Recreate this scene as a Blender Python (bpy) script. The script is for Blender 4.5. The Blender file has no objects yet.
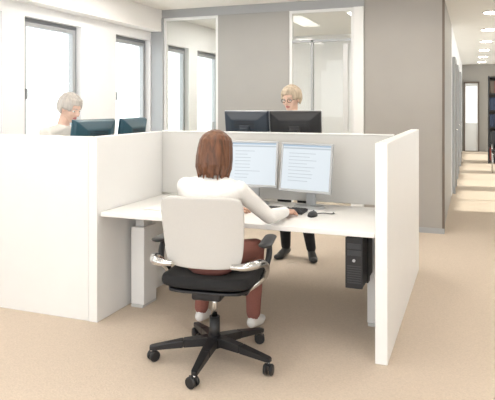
import bpy, bmesh, math, random
from mathutils import Vector, Matrix, Euler
from mathutils.bvhtree import BVHTree
random.seed(4)
scene = bpy.context.scene
col = scene.collection
R = math.radians

# ------------------------------------------------------------------ materials
def mat(name, c, rough=0.5, metal=0.0, var=0.0, scale=20.0, bump=0.0, stretch=None, emit=0.0, spec=0.5, detail=3, ecol=None):
    m = bpy.data.materials.new(name); m.use_nodes = True
    nt = m.node_tree; b = nt.nodes['Principled BSDF']
    b.inputs['Base Color'].default_value = (*c, 1)
    b.inputs['Roughness'].default_value = rough
    b.inputs['Metallic'].default_value = metal
    b.inputs['Specular IOR Level'].default_value = spec
    if emit > 0:
        b.inputs['Emission Color'].default_value = (*(ecol or c), 1)
        b.inputs['Emission Strength'].default_value = emit
    if var > 0 or bump > 0:
        tc = nt.nodes.new('ShaderNodeTexCoord'); mp = nt.nodes.new('ShaderNodeMapping')
        nt.links.new(tc.outputs['Object'], mp.inputs['Vector'])
        if stretch: mp.inputs['Scale'].default_value = stretch
        n = nt.nodes.new('ShaderNodeTexNoise'); n.inputs['Scale'].default_value = scale
        n.inputs['Detail'].default_value = detail
        nt.links.new(mp.outputs['Vector'], n.inputs['Vector'])
        if var > 0:
            r = nt.nodes.new('ShaderNodeValToRGB')
            r.color_ramp.elements[0].position = 0.3; r.color_ramp.elements[1].position = 0.7
            r.color_ramp.elements[0].color = (*[max(0, x*(1-var)) for x in c], 1)
            r.color_ramp.elements[1].color = (*[min(1, x*(1+var)) for x in c], 1)
            nt.links.new(n.outputs['Fac'], r.inputs['Fac'])
            nt.links.new(r.outputs['Color'], b.inputs['Base Color'])
        if bump > 0:
            bp = nt.nodes.new('ShaderNodeBump'); bp.inputs['Strength'].default_value = bump
            bp.inputs['Distance'].default_value = 0.01
            nt.links.new(n.outputs['Fac'], bp.inputs['Height'])
            nt.links.new(bp.outputs['Normal'], b.inputs['Normal'])
    return m

def glass_mat(name, tint=(0.96,0.98,0.97), refl=0.07):
    m = bpy.data.materials.new(name); m.use_nodes = True
    nt = m.node_tree; nt.nodes.clear()
    o = nt.nodes.new('ShaderNodeOutputMaterial'); mx = nt.nodes.new('ShaderNodeMixShader')
    t = nt.nodes.new('ShaderNodeBsdfTransparent'); g = nt.nodes.new('ShaderNodeBsdfGlossy')
    t.inputs['Color'].default_value = (*tint, 1); g.inputs['Roughness'].default_value = 0.02
    mx.inputs[0].default_value = refl
    nt.links.new(t.outputs[0], mx.inputs[1]); nt.links.new(g.outputs[0], mx.inputs[2])
    nt.links.new(mx.outputs[0], o.inputs[0])
    return m

M_carpet = mat('carpet_beige', (0.60,0.505,0.41), 0.95, var=0.07, scale=110, bump=0.3, detail=8, spec=0.1)
M_wall = mat('wall_white', (0.91,0.915,0.92), 0.8, var=0.01, scale=4)
M_ceil = mat('ceiling_white', (0.88,0.86,0.82), 0.9, var=0.01, scale=4)
M_bulk = mat('bulkhead_white', (0.90,0.89,0.87), 0.9, var=0.01, scale=4)
M_greypanel = mat('grey_lacquer_panel', (0.37,0.36,0.34), 0.55, var=0.03, scale=2)
M_greycol = mat('grey_wall_cladding', (0.37,0.348,0.318), 0.5, var=0.03, scale=2)
M_brown = mat('brown_wall_cladding', (0.16,0.125,0.10), 0.5, var=0.05, scale=3)
M_frame = mat('grey_frame_metal', (0.40,0.41,0.42), 0.45, metal=0.2)
M_winframe = mat('window_frame_grey', (0.24,0.25,0.27), 0.5)
M_white_frame = mat('white_frame', (0.82,0.82,0.81), 0.45)
M_part = mat('partition_white_laminate', (0.83,0.825,0.81), 0.45, var=0.008, scale=6)
M_partfab = mat('partition_fabric_offwhite', (0.60,0.59,0.565), 0.9, var=0.03, scale=250, bump=0.15)
M_desk = mat('desktop_white', (0.84,0.825,0.80), 0.4, var=0.008, scale=6)
M_steel = mat('light_grey_steel', (0.62,0.62,0.61), 0.45, metal=0.1)
M_black = mat('black_plastic', (0.012,0.012,0.014), 0.42)
M_black2 = mat('black_fabric', (0.012,0.012,0.013), 0.9, var=0.2, scale=300, bump=0.2)
M_dark = mat('dark_grey_plastic', (0.035,0.037,0.042), 0.4)
M_teal = mat('monitor_shell_dark_teal', (0.018,0.07,0.10), 0.35)
M_navy = mat('monitor_shell_navy', (0.02,0.03,0.045), 0.35)
M_silver = mat('silver_plastic', (0.45,0.46,0.47), 0.35, metal=0.3)
M_alu = mat('polished_aluminium', (0.62,0.62,0.62), 0.2, metal=1.0)
M_chairfab = mat('chair_fabric_lightgrey', (0.57,0.555,0.53), 0.9, var=0.05, scale=400, bump=0.2)
M_screen = mat('lcd_screen', (0.08,0.08,0.085), 0.3, emit=0.76, ecol=(0.85,0.94,1.0))
M_ui_blue = mat('screen_ui_blue', (0.05,0.05,0.06), 0.3, emit=0.6, ecol=(0.55,0.74,0.92))
M_ui_grey = mat('screen_ui_grey', (0.05,0.05,0.05), 0.3, emit=0.62, ecol=(0.70,0.80,0.88))
M_paper = mat('paper', (0.9,0.9,0.88), 0.8)
M_skin = mat('skin', (0.66,0.40,0.29), 0.5, var=0.04, scale=30)
M_skin2 = mat('skin_pale', (0.74,0.50,0.39), 0.5, var=0.04, scale=30)
M_lips = mat('lips', (0.50,0.18,0.16), 0.4)
M_eye = mat('eye_white', (0.85,0.85,0.83), 0.2)
M_iris = mat('iris', (0.04,0.03,0.025), 0.2)
M_hair_brown = mat('hair_auburn', (0.125,0.048,0.02), 0.42, var=0.5, scale=60, bump=0.5, stretch=(1,1,0.12))
M_hair_grey = mat('hair_ash_blonde', (0.44,0.35,0.25), 0.5, var=0.25, scale=60, bump=0.4, stretch=(1,1,0.15))
M_hair_silver = mat('hair_silver', (0.46,0.42,0.38), 0.5, var=0.2, scale=60, bump=0.4, stretch=(1,1,0.15))
M_cardigan = mat('cardigan_white', (0.80,0.785,0.76), 0.9, var=0.03, scale=150, bump=0.3)
M_blouse = mat('blouse_cream', (0.78,0.75,0.70), 0.9, var=0.03, scale=120, bump=0.2)
M_rose = mat('trousers_dark_red', (0.25,0.095,0.075), 0.9, var=0.06, scale=120, bump=0.2)
M_trous = mat('trousers_black', (0.015,0.015,0.018), 0.9)
M_shoe_w = mat('shoe_white', (0.82,0.81,0.79), 0.5)
M_shoe_k = mat('shoe_black', (0.012,0.012,0.012), 0.35)
M_glass = glass_mat('clear_glass')
M_pglass = glass_mat('partition_glass', (0.97,0.98,0.97), 0.03)
M_fill_panel = mat('fill_panel_diffuser', (1.0,0.96,0.90), 0.5, emit=14.0)  # glow of the added ceiling panels
M_downlight = mat('downlight_diffuser', (1.0,0.93,0.82), 0.5, emit=30.0)
M_red = mat('binder_red', (0.30,0.05,0.04), 0.5)
M_blu = mat('binder_blue', (0.04,0.06,0.12), 0.5)

# ------------------------------------------------------------------ helpers
def link(o, parent=None):
    col.objects.link(o)
    if parent: o.parent = parent
    return o

def empty(name, loc=(0,0,0), rz=0, parent=None):
    e = bpy.data.objects.new(name, None); e.location = loc; e.rotation_euler = (0,0,rz)
    e.empty_display_size = 0.1
    return link(e, parent)

def mesh_obj(name, verts, faces, m, parent=None, smooth=False):
    me = bpy.data.meshes.new(name); me.from_pydata([tuple(v) for v in verts], [], faces); me.update()
    if m: me.materials.append(m)
    if smooth:
        for p in me.polygons: p.use_smooth = True
    return link(bpy.data.objects.new(name, me), parent)

def box(name, lo, hi, m, parent=None, bevel=0.0, seg=2, rot=None):
    bm = bmesh.new()
    c = [(a+b)/2 for a,b in zip(lo,hi)]; s = [abs(b-a) for a,b in zip(lo,hi)]
    bmesh.ops.create_cube(bm, size=1.0)
    for v in bm.verts: v.co = Vector((v.co.x*s[0], v.co.y*s[1], v.co.z*s[2]))
    if bevel > 0:
        bmesh.ops.bevel(bm, geom=bm.edges[:], offset=min(bevel, min(s)*0.49), segments=seg, profile=0.5, affect='EDGES')
    me = bpy.data.meshes.new(name); bm.to_mesh(me); bm.free(); me.materials.append(m)
    o = bpy.data.objects.new(name, me); o.location = c
    if rot: o.rotation_euler = rot
    return link(o, parent)

def cyl(name, p1, p2, r1, m, r2=None, parent=None, seg=24, bevel=0.0):
    if r2 is None: r2 = r1
    p1 = Vector(p1); p2 = Vector(p2); d = p2-p1
    bm = bmesh.new()
    bmesh.ops.create_cone(bm, cap_ends=True, segments=seg, radius1=r1, radius2=r2, depth=d.length)
    if bevel > 0:
        ed = [e for e in bm.edges if abs(e.verts[0].co.z-e.verts[1].co.z) < 1e-6]
        bmesh.ops.bevel(bm, geom=ed, offset=bevel, segments=2, affect='EDGES')
    me = bpy.data.meshes.new(name); bm.to_mesh(me); bm.free(); me.materials.append(m)
    for p in me.polygons: p.use_smooth = len(p.vertices) == 4
    o = bpy.data.objects.new(name, me); o.location = (p1+p2)/2
    o.rotation_euler = d.to_track_quat('Z','Y').to_euler()
    return link(o, parent)

def tube(name, pts, r, m, parent=None, flat=1.0, radii=None):
    cu = bpy.data.curves.new(name, 'CURVE'); cu.dimensions = '3D'; cu.bevel_depth = r; cu.bevel_resolution = 4
    cu.use_fill_caps = True
    sp = cu.splines.new('NURBS'); sp.points.add(len(pts)-1)
    for i,p in enumerate(pts):
        sp.points[i].co = (*p, 1); sp.points[i].radius = radii[i] if radii else 1
    sp.use_endpoint_u = True; sp.order_u = 3; sp.resolution_u = 8
    o = bpy.data.objects.new(name+'_c', cu); col.objects.link(o)
    dg = bpy.context.evaluated_depsgraph_get(); me = bpy.data.meshes.new_from_object(o.evaluated_get(dg))
    bpy.data.objects.remove(o); me.name = name
    me.materials.clear(); me.materials.append(m)
    for p in me.polygons: p.use_smooth = True
    return link(bpy.data.objects.new(name, me), parent)

# ---- convex hull primitives for figures
_sph = {}
def sph(n):
    if n not in _sph:
        b = bmesh.new(); bmesh.ops.create_icosphere(b, subdivisions=n, radius=1.0)
        _sph[n] = [v.co.copy() for v in b.verts]; b.free()
    return _sph[n]

def ell(c, r, rot=None, n=3):
    if not hasattr(r, '__len__'): r = (r,r,r)
    c = Vector(c); out = []
    for v in sph(n):
        p = Vector((v.x*r[0], v.y*r[1], v.z*r[2]))
        if rot is not None: p = rot @ p
        out.append(c+p)
    return out

def hull(*sets):
    b = bmesh.new()
    for s in sets:
        for p in s: b.verts.new(p)
    res = bmesh.ops.convex_hull(b, input=b.verts[:])
    used = set()
    for f in b.faces:
        for v in f.verts: used.add(v)
    bmesh.ops.delete(b, geom=[v for v in b.verts if v not in used], context='VERTS')
    b.verts.index_update()
    vs = [v.co.copy() for v in b.verts]; fs = [[v.index for v in f.verts] for f in b.faces]
    b.free(); return vs, fs

def cap(a, b, ra, rb, n=2): return hull(ell(a, ra, n=n), ell(b, rb, n=n))

def remesh_group(prims, voxel, smooth_it, mats):
    V, F = [], []; per = {}
    for lab,(vs,fs) in prims:
        o = len(V); V += vs; F += [[i+o for i in f] for f in fs]
        pv, pf = per.setdefault(lab, ([],[])); o2 = len(pv); pv += vs; pf += [[i+o2 for i in f] for f in fs]
    me = bpy.data.meshes.new('tmp'); me.from_pydata([tuple(v) for v in V], [], F); me.update()
    o = bpy.data.objects.new('tmp', me); col.objects.link(o)
    md = o.modifiers.new('r','REMESH'); md.mode = 'VOXEL'; md.voxel_size = voxel
    sm = o.modifiers.new('s','SMOOTH'); sm.factor = 0.5; sm.iterations = smooth_it
    dg = bpy.context.evaluated_depsgraph_get(); res = bpy.data.meshes.new_from_object(o.evaluated_get(dg))
    bpy.data.objects.remove(o)
    trees = [(lab, BVHTree.FromPolygons(pv, pf)) for lab,(pv,pf) in per.items()]
    idx = []
    for p in res.polygons:
        best, bd = None, 1e9
        if len(trees) == 1: best = trees[0][0]
        else:
            for lab,t in trees:
                h = t.find_nearest(p.center, 0.08)
                if h[3] is not None and h[3] < bd: bd = h[3]; best = lab
        idx.append(mats.index(best) if best in mats else 0)
    vs = [v.co.copy() for v in res.vertices]; fs = [list(p.vertices) for p in res.polygons]
    bpy.data.meshes.remove(res)
    return vs, fs, idx

def hand_prims(wrist, d, up, side, curl=0.35, spread=1.0):
    d = Vector(d).normalized(); up = (Vector(up) - d*Vector(up).dot(d)).normalized()
    s = d.cross(up).normalized()
    if s.dot(Vector(side)) < 0: s = -s       # s points to thumb side
    w = Vector(wrist)
    T = lambda x,y,z: w + d*x + s*y + up*z
    P = []
    ys = [0.027, 0.009, -0.009, -0.026]; L = [(.040,.024,.019),(.044,.028,.020),(.040,.026,.019),(.032,.019,.017)]
    kx = [0.088,0.092,0.087,0.078]
    P.append(('skin', hull(ell(T(0,0,0),(0.024,0.024,0.019)), *[ell(T(kx[i],ys[i],0),0.0105,n=2) for i in range(4)],
                           ell(T(0.03,0.022,-0.004),0.014,n=2), ell(T(0.03,-0.022,-0.004),0.014,n=2))))
    P.append(('skin', cap(T(-0.05,0,0), T(0.01,0,0), 0.027, 0.024)))
    for i in range(4):
        a = 0.12; p = T(kx[i], ys[i], 0.001); r = 0.0088 if i < 3 else 0.0076
        for k in range(3):
            a += curl*(1.0 if k == 0 else 1.25)
            yy = (ys[i]*0.22)*spread
            q = p + (d*math.cos(a) - up*math.sin(a))*L[i][k] + s*yy*0.55
            P.append(('skin', cap(p, q, r, r*0.9))); p = q; r *= 0.92
    t0 = T(0.02,0.024,-0.006); t1 = T(0.05,0.050,-0.014); t2 = T(0.078,0.060,-0.020); t3 = T(0.100,0.060,-0.026)
    P += [('skin', cap(t0,t1,0.014,0.0115)), ('skin', cap(t1,t2,0.011,0.0095)), ('skin', cap(t2,t3,0.0095,0.008))]
    return P

def person(name, J, mats, yaw, head_yaw, head_pitch, hair='bob', glasses=False):
    """J: joints. yaw 0 = facing +Y. mats dict label->material"""
    Ry = Matrix.Rotation(yaw, 3, 'Z')
    P = []
    V = {k: Vector(v) for k,v in J.items()}
    pel, wai, che, nek, hd = V['pelvis'], V['waist'], V['chest'], V['neck'], V['head']
    f = Ry @ Vector((0,1,0)); rt = Ry @ Vector((1,0,0))
    # torso
    ePel = ell(pel,(0.165,0.118,0.105),Ry); eWai = ell(wai,(0.130,0.098,0.08),Ry); eChe = ell(che,(0.150,0.105,0.11),Ry)
    P += [('top', hull(ePel,eWai)), ('top', hull(eWai,eChe))]
    P.append(('top', hull(eChe, ell(V['shL'],0.050), ell(V['shR'],0.050))))
    P.append(('top', hull(ell(V['shL'],0.045), ell(V['shR'],0.045), ell(nek-Vector((0,0,0.01)),(0.064,0.066,0.034)))))
    P.append(('top', hull(ell(che+Vector((0,0,0.03)),(0.11,0.10,0.08),Ry), ell(nek-Vector((0,0,0.012)),(0.064,0.068,0.030)))))
    for sgn in (-1,1):
        P.append(('top', hull(ell(che + f*0.075 + rt*0.065*sgn + Vector((0,0,-0.02)), (0.058,0.055,0.058)), ell(che+rt*0.05*sgn,(0.06,0.05,0.08)))))
    P.append(('bottom', hull(ell(pel-Vector((0,0,0.03)),(0.160,0.116,0.10),Ry), ell(V['hipL'],0.082), ell(V['hipR'],0.082))))
    for S in 'LR':
        hip,kn,an,toe = V['hip'+S],V['kn'+S],V['an'+S],V['toe'+S]
        P.append(('bottom', cap(hip,kn,0.086,0.062,3)))
        calf = kn.lerp(an,0.33) 
        P.append(('bottom', cap(kn,calf,0.060,0.058,3)))
        P.append(('bottom', cap(calf,kn.lerp(an,0.93),0.058,0.046,3)))
        P.append(('skin', cap(kn.lerp(an,0.8),an,0.036,0.033)))
        heel = Vector((an.x,an.y,an.z-0.035)) - (toe-an).normalized()*0.03
        fd = Vector((toe.x-an.x, toe.y-an.y, 0)).normalized(); ball = toe - fd*0.05
        P.append(('shoe', hull(ell(heel,0.034), ell(an+fd*0.01-Vector((0,0,0.02)),0.036), ell(ball,(0.042,0.042,0.030)), )))
        P.append(('shoe', hull(ell(ball,(0.042,0.042,0.029)), ell(toe,(0.034,0.034,0.024)))))
        sh,el,wr = V['sh'+S],V['el'+S],V['wr'+S]
        P.append(('top', cap(sh,el,0.054,0.043,3)))
        P.append(('top', cap(el,el.lerp(wr,0.3),0.043,0.042,3)))
        P.append(('top', cap(el.lerp(wr,0.3),el.lerp(wr,0.93),0.042,0.033,3)))
    # head
    HR = Matrix.Rotation(head_yaw,3,'Z') @ Matrix.Rotation(head_pitch,3,'X')
    H = lambda x,y,z: hd + HR @ Vector((x,y,z))
    E = lambda x,y,z,r,n=3: ell(H(x,y,z), r, HR, n)
    P.append(('skin', hull(ell(nek-Vector((0,0,0.01)),0.050), ell(H(0,-0.02,-0.05),0.050))))
    P.append(('skin', hull(E(0,-0.012,0.030,(0.074,0.090,0.080)))))
    P.append(('skin', hull(E(0,0.028,0.02,(0.062,0.062,0.060)), E(0,0.030,-0.035,(0.054,0.055,0.050)), E(0,0.060,-0.088,(0.024,0.022,0.018)), E(0,-0.01,-0.045,(0.058,0.05,0.03)))))
    P.append(('skin', hull(E(0,0.090,0.012,0.007,2), E(0,0.108,-0.022,(0.010,0.010,0.008),2), E(0,0.088,-0.028,(0.016,0.008,0.007),2))))
    for sg in (-1,1):
        P.append(('skin', hull(E(0.074*sg,-0.008,-0.005,(0.009,0.018,0.030),2))))
        P.append(('skin', hull(E(0.038*sg,0.062,-0.022,(0.020,0.020,0.022),2))))
        P.append(('skin', hull(E(0.014*sg,0.083,0.024,0.008,2), E(0.044*sg,0.070,0.026,0.008,2))))
    P.append(('lips', hull(E(0.018,0.080,-0.056,0.005,2),E(-0.018,0.080,-0.056,0.005,2),E(0,0.089,-0.053,0.006,2),E(0,0.087,-0.061,0.006,2))))
    mlist = list(mats.keys())
    allv, allf, alli = [], [], []
    def add(g):
        o = len(allv); allv.extend(g[0]); allf.extend([[i+o for i in f_] for f_ in g[1]]); alli.extend(g[2])
    add(remesh_group(P, 0.0048, 3, mlist))
    # hands
    for S in 'LR':
        wr, el = V['wr'+S], V['el'+S]
        d = V.get('hd'+S, (wr-el))
        side = rt if S == 'L' else -rt
        add(remesh_group(hand_prims(wr, d, (0,0,1), side, 0.22), 0.0028, 1, mlist))
    # eyes
    for sg in (-1,1):
        v,fc = hull(E(0.030*sg,0.072,0.006,(0.0125,0.0125,0.011),2)); add((v,fc,[mlist.index('eye')]*len(fc)))
        v,fc = hull(E(0.030*sg,0.082,0.005,(0.0055,0.004,0.0055),2)); add((v,fc,[mlist.index('iris')]*len(fc)))
        v,fc = hull(E(0.016*sg,0.094,0.030,0.0035,2),E(0.046*sg,0.080,0.031,0.0025,2)); add((v,fc,[mlist.index('hair')]*len(fc)))
        if glasses:
            for k in range(14):
                a0, a1 = 2*math.pi*k/14, 2*math.pi*(k+1)/14
                q = lambda a: H(0.031*sg+0.022*math.cos(a), 0.099, 0.004+0.017*math.sin(a))
                v,fc = cap(q(a0),q(a1),0.0022,0.0022,1); add((v,fc,[mlist.index('iris')]*len(fc)))
            v,fc = cap(H(0.053*sg,0.098,0.008),H(0.078*sg,0.0,0.010),0.002,0.002,1); add((v,fc,[mlist.index('iris')]*len(fc)))
    # hair: cap + strands following the skull
    Hh = []
    Hh.append(('hair', hull(E(0,-0.028,0.040,(0.081,0.088,0.082)))))
    if hair == 'bob':
        Hh.append(('hair', hull(E(0,-0.040,0.03,(0.080,0.070,0.06)), E(0,-0.045,-0.07,(0.072,0.050,0.035)))))
    n = 34
    for ring in range(2):
      for i in range(n):
        a = R(38) + (2*math.pi - R(76))*i/(n-1)        # 0 = face front; skip the face
        dirx, diry = math.sin(a), math.cos(a)
        front = diry > 0.15
        pts = []
        rr = 1.0 + 0.05*ring + random.uniform(-0.02,0.03)
        for t in (0.15,0.5,0.85,1.2,1.57):
            pts.append((dirx*0.084*math.sin(t)*rr, -0.016+diry*0.092*math.sin(t)*rr, 0.035+0.086*math.cos(t)*rr))
        bx, by = pts[-1][0], pts[-1][1]
        if hair == 'bob':
            drop = 0.165 + random.uniform(-0.028,0.022); fl = [1.06,1.06,0.92+random.uniform(-0.08,0.08)]
        elif hair == 'short':
            drop = 0.075 + random.uniform(-0.012,0.012); fl = [1.0,0.96,0.86]
            if front: drop *= 0.45
        else:
            drop = 0.06; fl = [1.0,0.92,0.8]
            if front: drop *= 0.35
        for k,ff in enumerate(fl):
            pts.append((bx*ff, -0.012+(by+0.012)*ff, 0.035-drop*(k+1)/3))
        for k in range(len(pts)-1):
            r0 = 0.0125 if k < 6 else 0.010
            Hh.append(('hair', cap(H(*pts[k]), H(*pts[k+1]), r0, 0.0115 if k < 6 else 0.006, 1)))
    # fringe
    for i in range(11):
        x = -0.055 + 0.011*i
        Hh.append(('hair', cap(H(x*0.4,0.0,0.120), H(x,0.066-abs(x)*0.35,0.088), 0.013,0.012,1)))
        Hh.append(('hair', cap(H(x,0.066-abs(x)*0.35,0.088), H(x*1.15+0.006,0.083-abs(x)*0.5,0.058), 0.011,0.006,1)))
    add(remesh_group(Hh, 0.0045, 1, mlist))
    me = bpy.data.meshes.new(name); me.from_pydata([tuple(v) for v in allv], [], allf); me.update()
    for l in mlist: me.materials.append(mats[l])
    for p,i in zip(me.polygons, alli): p.material_index = i; p.use_smooth = True
    # origin at the pelvis floor point
    off = Vector((pel.x, pel.y, 0)); me.transform(Matrix.Translation(-off))
    o = bpy.data.objects.new(name, me); o.location = off
    return link(o)

# ------------------------------------------------------------------ room shell
CH = 2.75
XL = -4.10       # window wall inner face
YB = 7.10        # glazed wall
box('floor', (XL-0.3,-2.5,-0.1), (3.0,21,0), M_carpet)
box('ceiling', (XL-0.3,-2.5,CH), (3.0,21,CH+0.1), M_ceil)
box('ceiling_bulkhead', (XL,-2.5,2.46), (XL+0.16,YB-0.04,CH), M_bulk)
wins = [(-1.5,-0.6),(-0.33,0.57),(1.1,2.0),(3.42,4.32),(4.62,5.52),(6.20,7.02),(7.30,8.2),(8.5,9.4)]
wz0, wz1 = 0.85, 2.34
wl = empty('wall_left')
box('sill_wall', (XL-0.25,-2.5,0), (XL,21,wz0), M_wall, wl)
box('head_wall', (XL-0.25,-2.5,wz1), (XL,21,CH), M_wall, wl)
prev = -2.5
for i,(a,b) in enumerate(wins+[(21,21)]):
    box('pier_%d'%(i+1), (XL-0.25,prev,wz0), (XL,a,wz1), M_wall, wl)
    prev = b
for i,(a,b) in enumerate(wins):
    w = empty('window_%d'%(i+1), (XL-0.10,a,wz0)); W = b-a; Hh = wz1-wz0; t = 0.035
    box('frame_bottom', (-0.03,0,0), (0.03,W,t), M_winframe, w, 0.004)
    box('frame_top', (-0.03,0,Hh-t), (0.03,W,Hh), M_winframe, w, 0.004)
    box('frame_left', (-0.03,0,t), (0.03,t,Hh-t), M_winframe, w, 0.004)
    box('frame_right', (-0.03,W-t,t), (0.03,W,Hh-t), M_winframe, w, 0.004)
    s = 0.05
    box('sash_left', (-0.015,t+0.008,t+.008), (0.045,t+s,Hh-t-.008), M_frame, w, 0.004)
    box('sash_right', (-0.015,W-t-s,t+.008), (0.045,W-t-0.008,Hh-t-.008), M_frame, w, 0.004)
    box('sash_top', (-0.015,t+s,Hh-t-s), (0.045,W-t-s,Hh-t-.008), M_frame, w, 0.004)
    box('sash_bottom', (-0.015,t+s,t+.008), (0.045,W-t-s,t+s), M_frame, w, 0.004)
    box('glass', (0.0,t+s,t+s), (0.006,W-t-s,Hh-t-s), M_glass, w)
    box('handle', (0.045,t+0.02,Hh*0.45), (0.075,t+0.04,Hh*0.45+0.11), M_silver, w, 0.004)
box('trim_1', (XL-0.005,-2.5,wz0-0.03), (XL+0.03,YB-0.04,wz0), M_white_frame)

# glazed back wall at Y = YB
gw = empty('wall_back')
HT = 2.69
box('header', (XL,YB-0.04,HT-0.05), (-1.21,YB+0.06,CH), M_frame, gw)
box('post_corner', (XL,YB-0.05,0), (-3.92,YB+0.07,HT-0.05), M_frame, gw, 0.004)
box('grey_panel', (-3.114,YB-0.03,0), (-2.144,YB+0.07,HT-0.05), M_greypanel, gw, 0.003)
box('white_post', (-1.335,YB-0.06,0), (-1.212,YB+0.08,HT-0.05), M_white_frame, gw, 0.004)
for k,(a,b,name) in enumerate([(-3.92,-3.114,'glazing_left'),(-2.144,-1.335,'glazing_right')]):
    f = 0.035
    box(name+'_frame_bottom', (a,YB-0.02,0), (b,YB+0.04,0.08), M_white_frame, gw)
    box(name+'_frame_top', (a,YB-0.02,HT-0.05-f), (b,YB+0.04,HT-0.05), M_white_frame, gw)
    box(name+'_stile_1', (a,YB-0.02,0.08), (a+f,YB+0.04,HT-0.05-f), M_white_frame, gw)
    box(name+'_stile_2', (b-f,YB-0.02,0.08), (b,YB+0.04,HT-0.05-f), M_white_frame, gw)
    box(name+'_pane', (a+f,YB+0.005,0.08), (b-f,YB+0.013,HT-0.05-f), M_pglass, gw)
box('glazing_right_mullion', (-1.87,YB-0.018,0.08), (-1.84,YB+0.038,2.27), M_frame, gw)
box('glazing_right_transom', (-2.11,YB-0.018,2.24), (-1.37,YB+0.038,2.27), M_frame, gw)
box('door_handle_plate', (-3.20,YB-0.05,0.95), (-3.17,YB-0.02,1.25), M_silver, gw, 0.004)
box('service_strip', (-1.46,YB-0.055,1.15), (-1.40,YB-0.02,2.2), M_steel, gw, 0.004)
# column / corridor cladding
box('wall_corridor_left', (-1.208,YB-0.04,0), (-0.32,10.0,CH), M_greycol)
box('trim_2', (-0.325,YB-0.045,0), (-0.30,YB+0.06,CH), M_brown)
box('wall_corridor_far_left', (-1.2,10.003,0), (-0.318,20.0,CH), M_wall)
box('wall_meeting_room', (XL,10.6,0), (-1.2,10.75,CH), M_wall)
# darker doors along the corridor
for k,y in enumerate((10.3,12.4,15.0)):
    d = empty('door_%d'%(k+1), (-0.312,y,0))
    box('leaf', (0,0.05,0.01), (0.03,0.95,2.2), M_brown, d, 0.003)
    box('jamb_1', (0,0,0), (0.045,0.05,2.26), M_frame, d)
    box('jamb_2', (0,0.95,0), (0.045,1.0,2.26), M_frame, d)
    box('lintel', (0,0.05,2.2), (0.045,0.95,2.26), M_frame, d)
    cyl('handle', (0.07,0.15,1.05), (0.07,0.27,1.05), 0.01, M_alu, parent=d)
    cyl('handle_stem', (0.03,0.15,1.05), (0.075,0.15,1.05), 0.008, M_alu, parent=d)
box('wall_end', (-0.318,20,0), (3.0,20.2,CH), M_greycol)
d = empty('door_4', (-0.27,19.95,0))
box('glazing', (0.06,0,0.9), (0.40,0.02,2.05), mat('daylit_frosted_glass',(0.92,0.93,0.93),0.4,emit=0.7), d)
box('leaf', (0.04,0.02,0.02), (0.42,0.045,2.15), M_white_frame, d)
box('jamb_1', (0,-0.02,0), (0.04,0.05,2.2), M_brown, d)
box('jamb_2', (0.42,-0.02,0), (0.46,0.05,2.2), M_brown, d)
box('lintel', (0.0,-0.02,2.15), (0.46,0.05,2.2), M_brown, d)
wr_ = empty('wall_right')
box('solid_near', (2.9,-2.5,0), (3.0,8.5,CH), M_wall, wr_)
box('head', (2.9,8.5,2.45), (3.0,20,CH), M_wall, wr_)
for k,y in enumerate((8.5,11.2,13.9,16.6,19.3)):
    box('pier_%d'%(k+1), (2.9,y,0), (3.0,y+0.5,2.45), M_wall, wr_)
for k,y in enumerate((9.0,11.7,14.4,17.1)):
    w = empty('window_%d'%(k+9), (2.94,y,0))
    box('frame_bottom', (0,0,0), (0.05,2.2,0.06), M_winframe, w); box('frame_top', (0,0,2.39), (0.05,2.2,2.45), M_winframe, w)
    box('frame_1', (0,0,0.06), (0.05,0.05,2.39), M_winframe, w); box('frame_2', (0,2.15,0.06), (0.05,2.2,2.39), M_winframe, w)
    box('frame_mid', (0,1.08,0.06), (0.05,1.13,2.39), M_winframe, w)
    box('glass', (0.02,0.05,0.06), (0.026,2.15,2.39), M_glass, w)
box('baseboard_back', (-1.212,YB-0.055,0), (-0.3,YB-0.042,0.06), M_frame)

# far shelving with binders
sh = empty('binder_shelf', (0.36,16.0,0))
box('side_1', (0,0,0), (0.03,0.4,2.2), M_dark, sh)
box('side_2', (1.0,0,0), (1.03,0.4,2.2), M_dark, sh)
box('back', (0.03,0.38,0), (1.0,0.4,2.2), M_brown, sh)
for k in range(6):
    box('shelf_%d'%k, (0.03,0.0,0.05+k*0.42), (1.0,0.38,0.075+k*0.42), M_dark, sh)
x = 0.05; k = 0
for lvl in range(5):
    x = 0.04
    while x < 0.92:
        wd = random.uniform(0.05,0.075)
        box('binder_%d'%k, (x,0.03,0.08+lvl*0.42), (x+wd-0.004,0.33,0.08+lvl*0.42+0.31), random.choice([M_red,M_brown,M_blu,M_dark,M_dark,M_blu]), sh)
        x += wd; k += 1
# visitor chair by the corridor
vc = empty('visitor_chair', (0.40,14.0,0))
box('seat', (-0.02,-0.22,0.43), (0.44,0.22,0.48), M_dark, vc, 0.02)
box('backrest', (-0.02,0.2,0.55), (0.44,0.24,0.88), M_dark, vc, 0.015)
for k,(xx,yy) in enumerate([(0,-0.2),(0.42,-0.2),(0,0.21),(0.42,0.21)]):
    cyl('leg_%d'%(k+1), (xx,yy,0.0), (xx,yy,0.60 if yy > 0 else 0.44), 0.012, M_alu, parent=vc)

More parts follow.
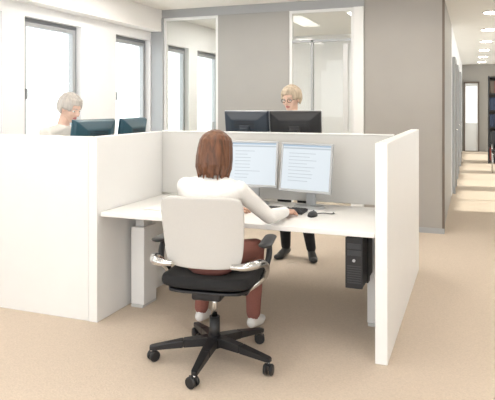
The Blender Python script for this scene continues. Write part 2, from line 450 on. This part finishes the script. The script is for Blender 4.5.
# glowing ceiling panels, out of view, added to light the rooms; then corridor downlights
def fill_panel(x, y, lx, ly, w=0):
    e = empty('added_ceiling_panel', (x,y,CH))
    box('housing_1', (-lx/2-0.02,-ly/2-0.02,-0.03), (lx/2+0.02,-ly/2,0), M_white_frame, e)
    box('housing_2', (-lx/2-0.02,ly/2,-0.03), (lx/2+0.02,ly/2+0.02,0), M_white_frame, e)
    box('housing_3', (-lx/2-0.02,-ly/2,-0.03), (-lx/2,ly/2,0), M_white_frame, e)
    box('housing_4', (lx/2,-ly/2,-0.03), (lx/2+0.02,ly/2,0), M_white_frame, e)
    box('diffuser', (-lx/2,-ly/2,-0.02), (lx/2,ly/2,-0.005), M_fill_panel, e)
for (x,y) in [(-1.1,0.8),(0.8,2.0),(-3.0,2.9),(-1.4,2.8),(-3.3,5.3),(-2.4,5.6),(-0.9,5.6),(0.4,5.2),(1.5,6.0)]:  # added above the view to brighten the office and its back wall
    fill_panel(x,y,0.3,1.2)
for (x,y) in [(-1.42,8.7),(-3.2,8.5)]:  # added behind post and grey panel to brighten the meeting room
    fill_panel(x,y,0.35,1.5)
for (x,y) in [(0.25,8.8),(0.25,10.8),(0.25,12.8),(0.25,14.8),(0.25,16.8),(0.25,18.8)]:
    e = empty('ceiling_downlight', (x,y,CH))
    cyl('rim', (0,0,-0.012), (0,0,0), 0.13, M_white_frame, parent=e, seg=32)
    cyl('diffuser', (0,0,-0.018), (0,0,-0.004), 0.105, M_downlight, parent=e, seg=32)

# ------------------------------------------------------------------ cubicle
PH = 1.25
P_ = empty('cubicle_partition', (0,0,0))
box('panel_right', (-0.517,3.375,0.0), (-0.447,5.44,PH), M_part, P_, 0.004)
box('wing_left', (-2.43,3.345,0.0), (-2.36,4.29,PH), M_part, P_, 0.004)
box('panel_front_left', (-5.0+0.95,3.350,0.0), (-2.434,3.415,PH), M_part, P_, 0.004)
box('screen_back', (-2.358,4.23,0.755), (-0.519,4.27,PH), M_partfab, P_, 0.004)
box('screen_back_cap', (-2.358,4.222,PH-0.001), (-0.519,4.278,PH+0.008), M_part, P_, 0.003)

def desk(name, lo, hi, z, cols, foot_axis='Y', tray=True):
    cx, cy = (lo[0]+hi[0])/2, (lo[1]+hi[1])/2
    e = empty(name, (cx,cy,0)); hx, hy = (hi[0]-lo[0])/2, (hi[1]-lo[1])/2
    box('desktop', (-hx,-hy,z-0.03), (hx,hy,z), M_desk, e, 0.004)
    for k,(x,y) in enumerate(cols):
        x -= cx; y -= cy
        box('column_lower_%d'%k, (x-0.055,y-0.09,0.02), (x+0.055,y+0.09,z-0.16), M_part, e, 0.006)
        box('column_upper_%d'%k, (x-0.035,y-0.06,z-0.17), (x+0.035,y+0.06,z-0.05), M_steel, e, 0.004)
        box('bracket_%d'%k, (x-0.05,y-hy*0.55,z-0.06) if foot_axis=='Y' else (x-hx*0.55,y-0.05,z-0.06),
            (x+0.05,y+hy*0.55,z-0.03) if foot_axis=='Y' else (x+hx*0.55,y+0.05,z-0.03), M_steel, e, 0.004)
        box('foot_%d'%k, (x-0.05,y-0.10,0.0), (x+0.05,y+0.10,0.022), M_steel, e, 0.005)
    if foot_axis == 'Y':
        box('beam', (cols[0][0]-cx,hy-0.30,z-0.07), (cols[1][0]-cx,hy-0.24,z-0.035), M_steel, e, 0.004)
        if tray: box('cable_tray', (-hx*0.7,hy-0.16,z-0.14), (hx*0.7,hy-0.05,z-0.06), M_steel, e, 0.004)
    else:
        box('beam', (-0.03,cols[0][1]-cy,z-0.07), (0.03,cols[1][1]-cy,z-0.035), M_steel, e, 0.004)
    return e
desk('office_desk', (-2.355,3.375), (-0.520,4.225), 0.74, [(-2.27,3.80),(-0.60,4.03)])
desk('office_desk', (-2.355,4.285), (-0.520,5.06), 1.00, [(-2.27,4.70),(-0.60,4.70)])
desk('office_desk', (-3.08,3.45), (-2.44,5.10), 1.00, [(-2.75,3.65),(-2.75,4.9)], 'X', False)

def monitor(x, y, zbase, zc, yaw, tilt=R(8), w=0.385, h=0.335, shell=M_silver, bez=M_silver, ui=0):
    e = empty('computer_monitor', (x,y,zbase), yaw)       # screen faces -Y
    hd = empty('head', (0,0,zc-zbase), parent=e); hd.rotation_euler = (-tilt,0,0)
    b = 0.014
    box('bezel_top', (-w/2,-0.022,h/2-b), (w/2,0.0,h/2), bez, hd, 0.003)
    box('bezel_bottom', (-w/2,-0.022,-h/2), (w/2,0.0,-h/2+b*1.4), bez, hd, 0.003)
    box('bezel_left', (-w/2,-0.022,-h/2+b*1.4), (-w/2+b,0.0,h/2-b), bez, hd, 0.003)
    box('bezel_right', (w/2-b,-0.022,-h/2+b*1.4), (w/2,0.0,h/2-b), bez, hd, 0.003)
    box('screen', (-w/2+b,-0.016,-h/2+b*1.4), (w/2-b,-0.004,h/2-b), M_screen, hd)
    yy = -0.0175
    box('ui_titlebar', (-w/2+b,yy,h/2-b-0.012), (w/2-b,-0.0155,h/2-b), M_ui_blue, hd)
    box('ui_toolbar', (-w/2+b,yy,h/2-b-0.030), (w/2-b,-0.0155,h/2-b-0.020), M_ui_grey, hd)
    for k in range(9):
        ww = random.uniform(0.35,0.8)*(w-2*b-0.1)
        z = h/2-b-0.06-0.024*k
        if z > -h/2+0.04:
            box('ui_line_%d'%k, (-w/2+b+0.05,yy,z-0.002), (-w/2+b+0.05+ww,-0.0155,z+0.002), M_ui_grey, hd)
    # rear shell: tapered
    v = []
    for (s,yv) in ((1.0,0.0),(0.94,0.022),(0.62,0.052),(0.55,0.056)):
        for sx,sz in ((-1,-1),(1,-1),(1,1),(-1,1)): v.append((sx*w/2*s, yv, sz*h/2*s))
    f = [(3,2,1,0),(12,13,14,15)]
    for r in range(3):
        for i in range(4):
            j = (i+1)%4; f.append((r*4+i, r*4+j, (r+1)*4+j, (r+1)*4+i))
    o = mesh_obj('rear_shell', v, f, shell, hd)
    md = o.modifiers.new('b','BEVEL'); md.width = 0.006; md.segments = 2
    for k in range(5):
        box('vent_%d'%k, (-w*0.22,0.054,0.03+0.012*k), (w*0.22,0.0575,0.035+0.012*k), M_black, hd)
    box('neck', (-0.035,0.055,0.01), (0.035,0.085,zc-zbase+0.02), shell, e, 0.008)
    box('hinge', (-0.045,0.035,zc-zbase-0.04), (0.045,0.075,zc-zbase+0.04), shell, e, 0.006)
    # elliptical base
    n = 32; vs = []
    for zz,s in ((0,1.0),(0.010,1.0),(0.016,0.92)):
        for i in range(n):
            a = 2*math.pi*i/n; vs.append((0.115*s*math.cos(a), 0.045+0.085*s*math.sin(a), zz))
    fs = [tuple(range(n))[::-1], tuple(range(2*n,3*n))]
    for r in range(2):
        for i in range(n):
            j = (i+1)%n; fs.append((r*n+i,r*n+j,(r+1)*n+j,(r+1)*n+i))
    mesh_obj('base', vs, fs, shell, e)
    return e
monitor(-1.50,4.03,0.74,1.035,R(4))
monitor(-1.085,4.00,0.74,1.025,R(-12), w=0.40, h=0.345)
monitor(-1.765,4.62,1.00,1.255,R(176), w=0.41, h=0.33, shell=M_navy, bez=M_silver)
monitor(-1.345,4.62,1.00,1.255,R(184), w=0.43, h=0.33, shell=M_black, bez=M_silver)
monitor(-2.74,3.83,1.00,1.19,R(-96), w=0.46, h=0.33, shell=M_teal, bez=M_teal)
monitor(-2.70,4.32,1.00,1.19,R(-84), w=0.46, h=0.33, shell=M_teal, bez=M_teal)

def keyboard(x, y, z, yaw):
    e = empty('keyboard', (x,y,z), yaw)
    box('body', (-0.22,-0.075,0), (0.22,0.075,0.018), M_black, e, 0.005)
    v, f = [], []
    for r in range(6):
        for c in range(21):
            if c in (15,): continue
            x0 = -0.21+c*0.0202; y0 = -0.066+r*0.0222; o = len(v)
            for zz,ins in ((0.017,0.0),(0.024,0.002)):
                v += [(x0+ins,y0+ins,zz),(x0+0.0175-ins,y0+ins,zz),(x0+0.0175-ins,y0+0.018-ins,zz),(x0+ins,y0+0.018-ins,zz)]
            f += [(o+4,o+5,o+6,o+7)]+[(o+i,o+(i+1)%4,o+4+(i+1)%4,o+4+i) for i in range(4)]
    mesh_obj('keys', v, f, M_dark, e)
keyboard(-1.27,3.83,0.741,0)
keyboard(-1.55,4.93,1.001,math.pi)
keyboard(-2.98,4.1,1.001,R(-90))
ms = empty('computer_mouse', (-0.975,3.74,0.741))
vs, fs = hull([p for p in ell((0,0,0.008),(0.031,0.055,0.026)) if p.z >= 0.0])
mesh_obj('shell', vs, fs, M_black, ms, True)
cyl('wheel', (-0.004,0.03,0.029), (0.004,0.03,0.029), 0.006, M_dark, parent=ms)
tube('cable', [(0,0.05,0.006),(0.01,0.08,0.004),(0.05,0.12,0.004),(0.10,0.10,0.004),(0.12,0.13,0.004),(0.10,0.16,0.004)], 0.003, M_black, ms)
pp = empty('paper_stack', (-1.98,3.66,0.741), R(-8))
for k in range(3):
    box('sheet_%d'%(k+1), (-0.15,-0.105,0.002*k), (0.15,0.105,0.002*k+0.0015), M_paper, pp, rot=(0,0,R(3*k)))

# tower PC hanging under the desk
pc = empty('computer_tower', (-0.66,3.50,0.375))
box('case', (-0.05,0.012,0), (0.05,0.38,0.30), M_black, pc, 0.004)
box('front_bezel', (-0.052,0.0,-0.002), (0.052,0.014,0.302), M_black, pc, 0.004)
box('optical_drive', (-0.040,-0.003,0.235), (0.040,0.002,0.265), M_dark, pc, 0.001)
box('drive_bay', (-0.040,-0.003,0.195), (0.040,0.002,0.225), M_dark, pc, 0.001)
for k in range(8): box('grille_%d'%k, (-0.040,-0.002,0.03+0.014*k), (0.040,0.002,0.036+0.014*k), M_dark, pc)
cyl('power_button', (0.0,-0.004,0.165), (0,0.004,0.165), 0.009, M_silver, parent=pc)
box('hanger_top', (-0.058,0.10,0.30), (0.058,0.28,0.333), M_black, pc, 0.002)
box('strap_1', (-0.0585,0.16,-0.004), (-0.0535,0.22,0.33), M_black, pc)
box('strap_2', (0.0535,0.16,-0.004), (0.0585,0.22,0.33), M_black, pc)
box('strap_bottom', (-0.058,0.16,-0.008), (0.058,0.22,-0.002), M_black, pc)
tube('cable', [(-0.02,0.385,0.2),(-0.05,0.42,0.0),(-0.09,0.30,-0.06),(-0.07,0.1,-0.04),(-0.055,0.05,0.02)], 0.003, M_silver, pc)

# ------------------------------------------------------------------ office chair (faces local +Y)
ch = empty('office_chair', (-1.390,3.11,0), R(7))
cyl('gas_lift', (0,0,0.09), (0,0,0.25), 0.030, M_black, parent=ch)
cyl('gas_lift_rod', (0,0,0.24), (0,0,0.40), 0.016, M_alu, parent=ch)
cyl('hub', (0,0,0.075), (0,0,0.145), 0.048, M_black, 0.038, parent=ch, bevel=0.006)
for k in range(5):
    a = R(54+72*k)
    dx, dy = math.cos(a), math.sin(a); px, py = -dy, dx
    Lr = 0.36
    def sec(t, w, zt, zb): return [Vector((dx*t+px*w*s, dy*t+py*w*s, z)) for s in (-1,1) for z in (zt,zb)]
    v,f = hull(sec(0.02,0.030,0.140,0.088), sec(0.18,0.025,0.122,0.080)); 
    v2,f2 = hull(sec(0.18,0.025,0.122,0.080), sec(Lr,0.017,0.092,0.066), sec(Lr+0.012,0.012,0.088,0.068))
    o = len(v); o_ = mesh_obj('base_arm_%d'%(k+1), v+v2, f+[[i+o for i in q] for q in f2], M_black, ch)
    md = o_.modifiers.new('b','BEVEL'); md.width = 0.005; md.segments = 2; md.limit_method = 'ANGLE'
    cx, cy = dx*Lr, dy*Lr; ca = a + R(50+37*k)
    wx, wy = math.cos(ca), math.sin(ca)
    cyl('caster_stem_%d'%(k+1), (cx,cy,0.045), (cx,cy,0.075), 0.008, M_alu, parent=ch)
    ox, oy = -wy*0.012, wx*0.012
    for s in (-1,1):
        cyl('caster_wheel_%d_%d'%(k+1,(s+3)//2), (cx+ox+wx*0.006*s,cy+oy+wy*0.006*s,0.031), (cx+ox+wx*0.027*s,cy+oy+wy*0.027*s,0.031), 0.031, M_black, parent=ch, bevel=0.005)
    box('caster_hood_%d'%(k+1), (cx+ox-0.006,cy+oy-0.022,0.03), (cx+ox+0.006,cy+oy+0.022,0.060), M_black, ch, 0.004, rot=(0,0,ca))
# mechanism
box('mechanism', (-0.085,-0.17,0.385), (0.085,0.12,0.445), M_black, ch, 0.015)
box('mechanism_crossbar', (-0.21,-0.06,0.395), (0.21,0.02,0.425), M_black, ch, 0.012)
# seat cushion
def pad(name, nx, ny, fn, th, m, parent, sub=2):
    v, f = [], []
    for j in range(ny+1):
        for i in range(nx+1): v.append(fn(-1+2*i/nx, -1+2*j/ny))
    for j in range(ny):
        for i in range(nx):
            a = j*(nx+1)+i; f.append((a,a+1,a+nx+2,a+nx+1))
    o = mesh_obj(name, v, f, m, parent, True)
    s = o.modifiers.new('s','SOLIDIFY'); s.thickness = th; s.offset = -1
    b = o.modifiers.new('b','BEVEL'); b.width = th*0.35; b.segments = 2; b.limit_method = 'ANGLE'
    u = o.modifiers.new('u','SUBSURF'); u.levels = sub; u.render_levels = sub
    return o
def squircle(u, w, k=0.10):
    uu = u*(1-k*w*w*abs(u)**2*w*w); ww = w*(1-k*u*u*abs(w)**2*u*u); return uu, ww
def seat_fn(u, w):
    a, b = squircle(u,w,0.13)
    return (a*0.262, b*0.25, 0.512 + 0.014*(abs(a)**3) + (-0.03*max(0,b-0.5)**1.5*2) + 0.03*max(0,-b-0.3))
pad('seat_cushion', 10, 10, seat_fn, 0.062, M_black2, ch)
pad('seat_shell', 8, 8, lambda u,w: (squircle(u,w,.13)[0]*0.235, squircle(u,w,.13)[1]*0.22, 0.455), 0.018, M_black, ch)
def back_fn(u, w):
    a, b = squircle(u,w,0.08)
    z = 0.778 + b*0.198
    x = a*(0.233 + 0.012*b)
    y = -0.245 - 0.05*(b+1)*0.5*1.2 + 0.045*a*a + 0.03*(1-b*b)*0.3
    return (x, y, z)
pad('backrest', 12, 10, back_fn, 0.030, M_chairfab, ch)
# back bracket & aluminium swing arms
for s in (-1,1):
    tube('swing_arm_%d'%((s+3)//2), [(0.17*s,-0.245,0.605),(0.225*s,-0.262,0.608),(0.285*s,-0.235,0.618),(0.315*s,-0.12,0.61),(0.313*s,-0.01,0.545),(0.275*s,0.04,0.462),(0.20*s,0.0,0.418)], 0.018, M_alu, ch,
         radii=[0.9,1.1,1.3,1.2,1.1,1.0,0.9])
    tube('armrest_upright_%d'%((s+3)//2), [(0.313*s,-0.04,0.57),(0.330*s,-0.01,0.63),(0.315*s,0.02,0.68)], 0.017, M_black, ch)
    v,f = hull(ell((0.315*s,-0.08,0.692),(0.038,0.04,0.014)), ell((0.300*s,0.14,0.692),(0.036,0.04,0.014)))
    mesh_obj('armrest_pad_%d'%((s+3)//2), v, f, M_black, ch, True)

# ------------------------------------------------------------------ people
base = dict(lips=M_lips, eye=M_eye, iris=M_iris)
person('woman', dict(
    pelvis=(-1.40,3.07,0.615), waist=(-1.405,3.05,0.77), chest=(-1.41,3.09,0.90), neck=(-1.415,3.13,1.045), head=(-1.408,3.175,1.183),
    shL=(-1.585,3.13,0.985), shR=(-1.25,3.13,0.98), elL=(-1.67,3.33,0.82), elR=(-1.135,3.33,0.80), wrL=(-1.50,3.60,0.785), wrR=(-1.115,3.60,0.785),
    hdL=(0.5,1,-0.08), hdR=(0.05,1,-0.08),
    hipL=(-1.495,3.13,0.595), hipR=(-1.315,3.14,0.595), knL=(-1.62,3.52,0.55), knR=(-1.30,3.54,0.55),
    anL=(-1.70,3.58,0.085), anR=(-1.335,3.60,0.085), toeL=(-1.73,3.73,0.027), toeR=(-1.34,3.76,0.027)),
    dict(top=M_cardigan, bottom=M_rose, skin=M_skin, shoe=M_shoe_w, hair=M_hair_brown, **base), R(-3), R(-12), R(-8), 'bob')
person('woman', dict(
    pelvis=(-1.60,5.42,0.90), waist=(-1.605,5.42,1.04), chest=(-1.61,5.40,1.19), neck=(-1.60,5.38,1.36), head=(-1.60,5.34,1.52),
    shL=(-1.435,5.39,1.30), shR=(-1.785,5.39,1.30), elL=(-1.40,5.31,1.06), elR=(-1.83,5.31,1.06), wrL=(-1.48,5.07,1.045), wrR=(-1.74,5.07,1.045),
    hdL=(-0.2,-1,-0.08), hdR=(0.2,-1,-0.08),
    hipL=(-1.51,5.42,0.84), hipR=(-1.69,5.42,0.84), knL=(-1.48,5.40,0.46), knR=(-1.69,5.42,0.46),
    anL=(-1.43,5.45,0.085), anR=(-1.69,5.47,0.085), toeL=(-1.37,5.31,0.027), toeR=(-1.73,5.32,0.027)),
    dict(top=M_blouse, bottom=M_trous, skin=M_skin2, shoe=M_shoe_k, hair=M_hair_grey, **base), math.pi, R(180-10), R(-12), 'short', True)
person('woman', dict(
    pelvis=(-3.44,4.15,0.88), waist=(-3.41,4.15,1.01), chest=(-3.36,4.15,1.13), neck=(-3.28,4.15,1.285), head=(-3.20,4.15,1.435),
    shL=(-3.32,4.32,1.23), shR=(-3.32,3.98,1.23), elL=(-3.27,4.38,1.05), elR=(-3.27,3.92,1.05), wrL=(-3.05,4.26,1.045), wrR=(-3.05,4.02,1.045),
    hdL=(1,-0.15,-0.08), hdR=(1,0.15,-0.08),
    hipL=(-3.44,4.24,0.82), hipR=(-3.44,4.06,0.82), knL=(-3.42,4.25,0.45), knR=(-3.42,4.05,0.45),
    anL=(-3.46,4.26,0.085), anR=(-3.46,4.04,0.085), toeL=(-3.31,4.28,0.027), toeR=(-3.31,4.02,0.027)),
    dict(top=M_blouse, bottom=M_trous, skin=M_skin2, shoe=M_shoe_k, hair=M_hair_silver, **base), R(-90), R(-97), R(-22), 'short')

# ------------------------------------------------------------------ light
w = bpy.data.worlds.new('daylight'); scene.world = w; w.use_nodes = True
bg = w.node_tree.nodes['Background']; bg.inputs['Color'].default_value = (0.96,0.98,1.0,1); bg.inputs['Strength'].default_value = 3.1
sl = bpy.data.lights.new('sun', 'SUN'); sl.energy = 6.0; sl.angle = R(1.5); sl.color = (1.0,0.95,0.87)
so = bpy.data.objects.new('sun', sl); col.objects.link(so); so.location = (8,12,6)
so.rotation_euler = Vector((-1,-0.12,-0.75)).to_track_quat('-Z','Y').to_euler()

cam = bpy.data.cameras.new('camera'); co = bpy.data.objects.new('camera', cam); col.objects.link(co)
co.location = (0,0,1.465); co.rotation_euler = (R(90),0,R(20.9))
cam.sensor_width = 36; cam.lens = 36*590/495; cam.shift_y = -95/495; cam.clip_end = 200
scene.camera = co
scene.view_settings.view_transform = 'Standard'
scene.view_settings.look = 'None'
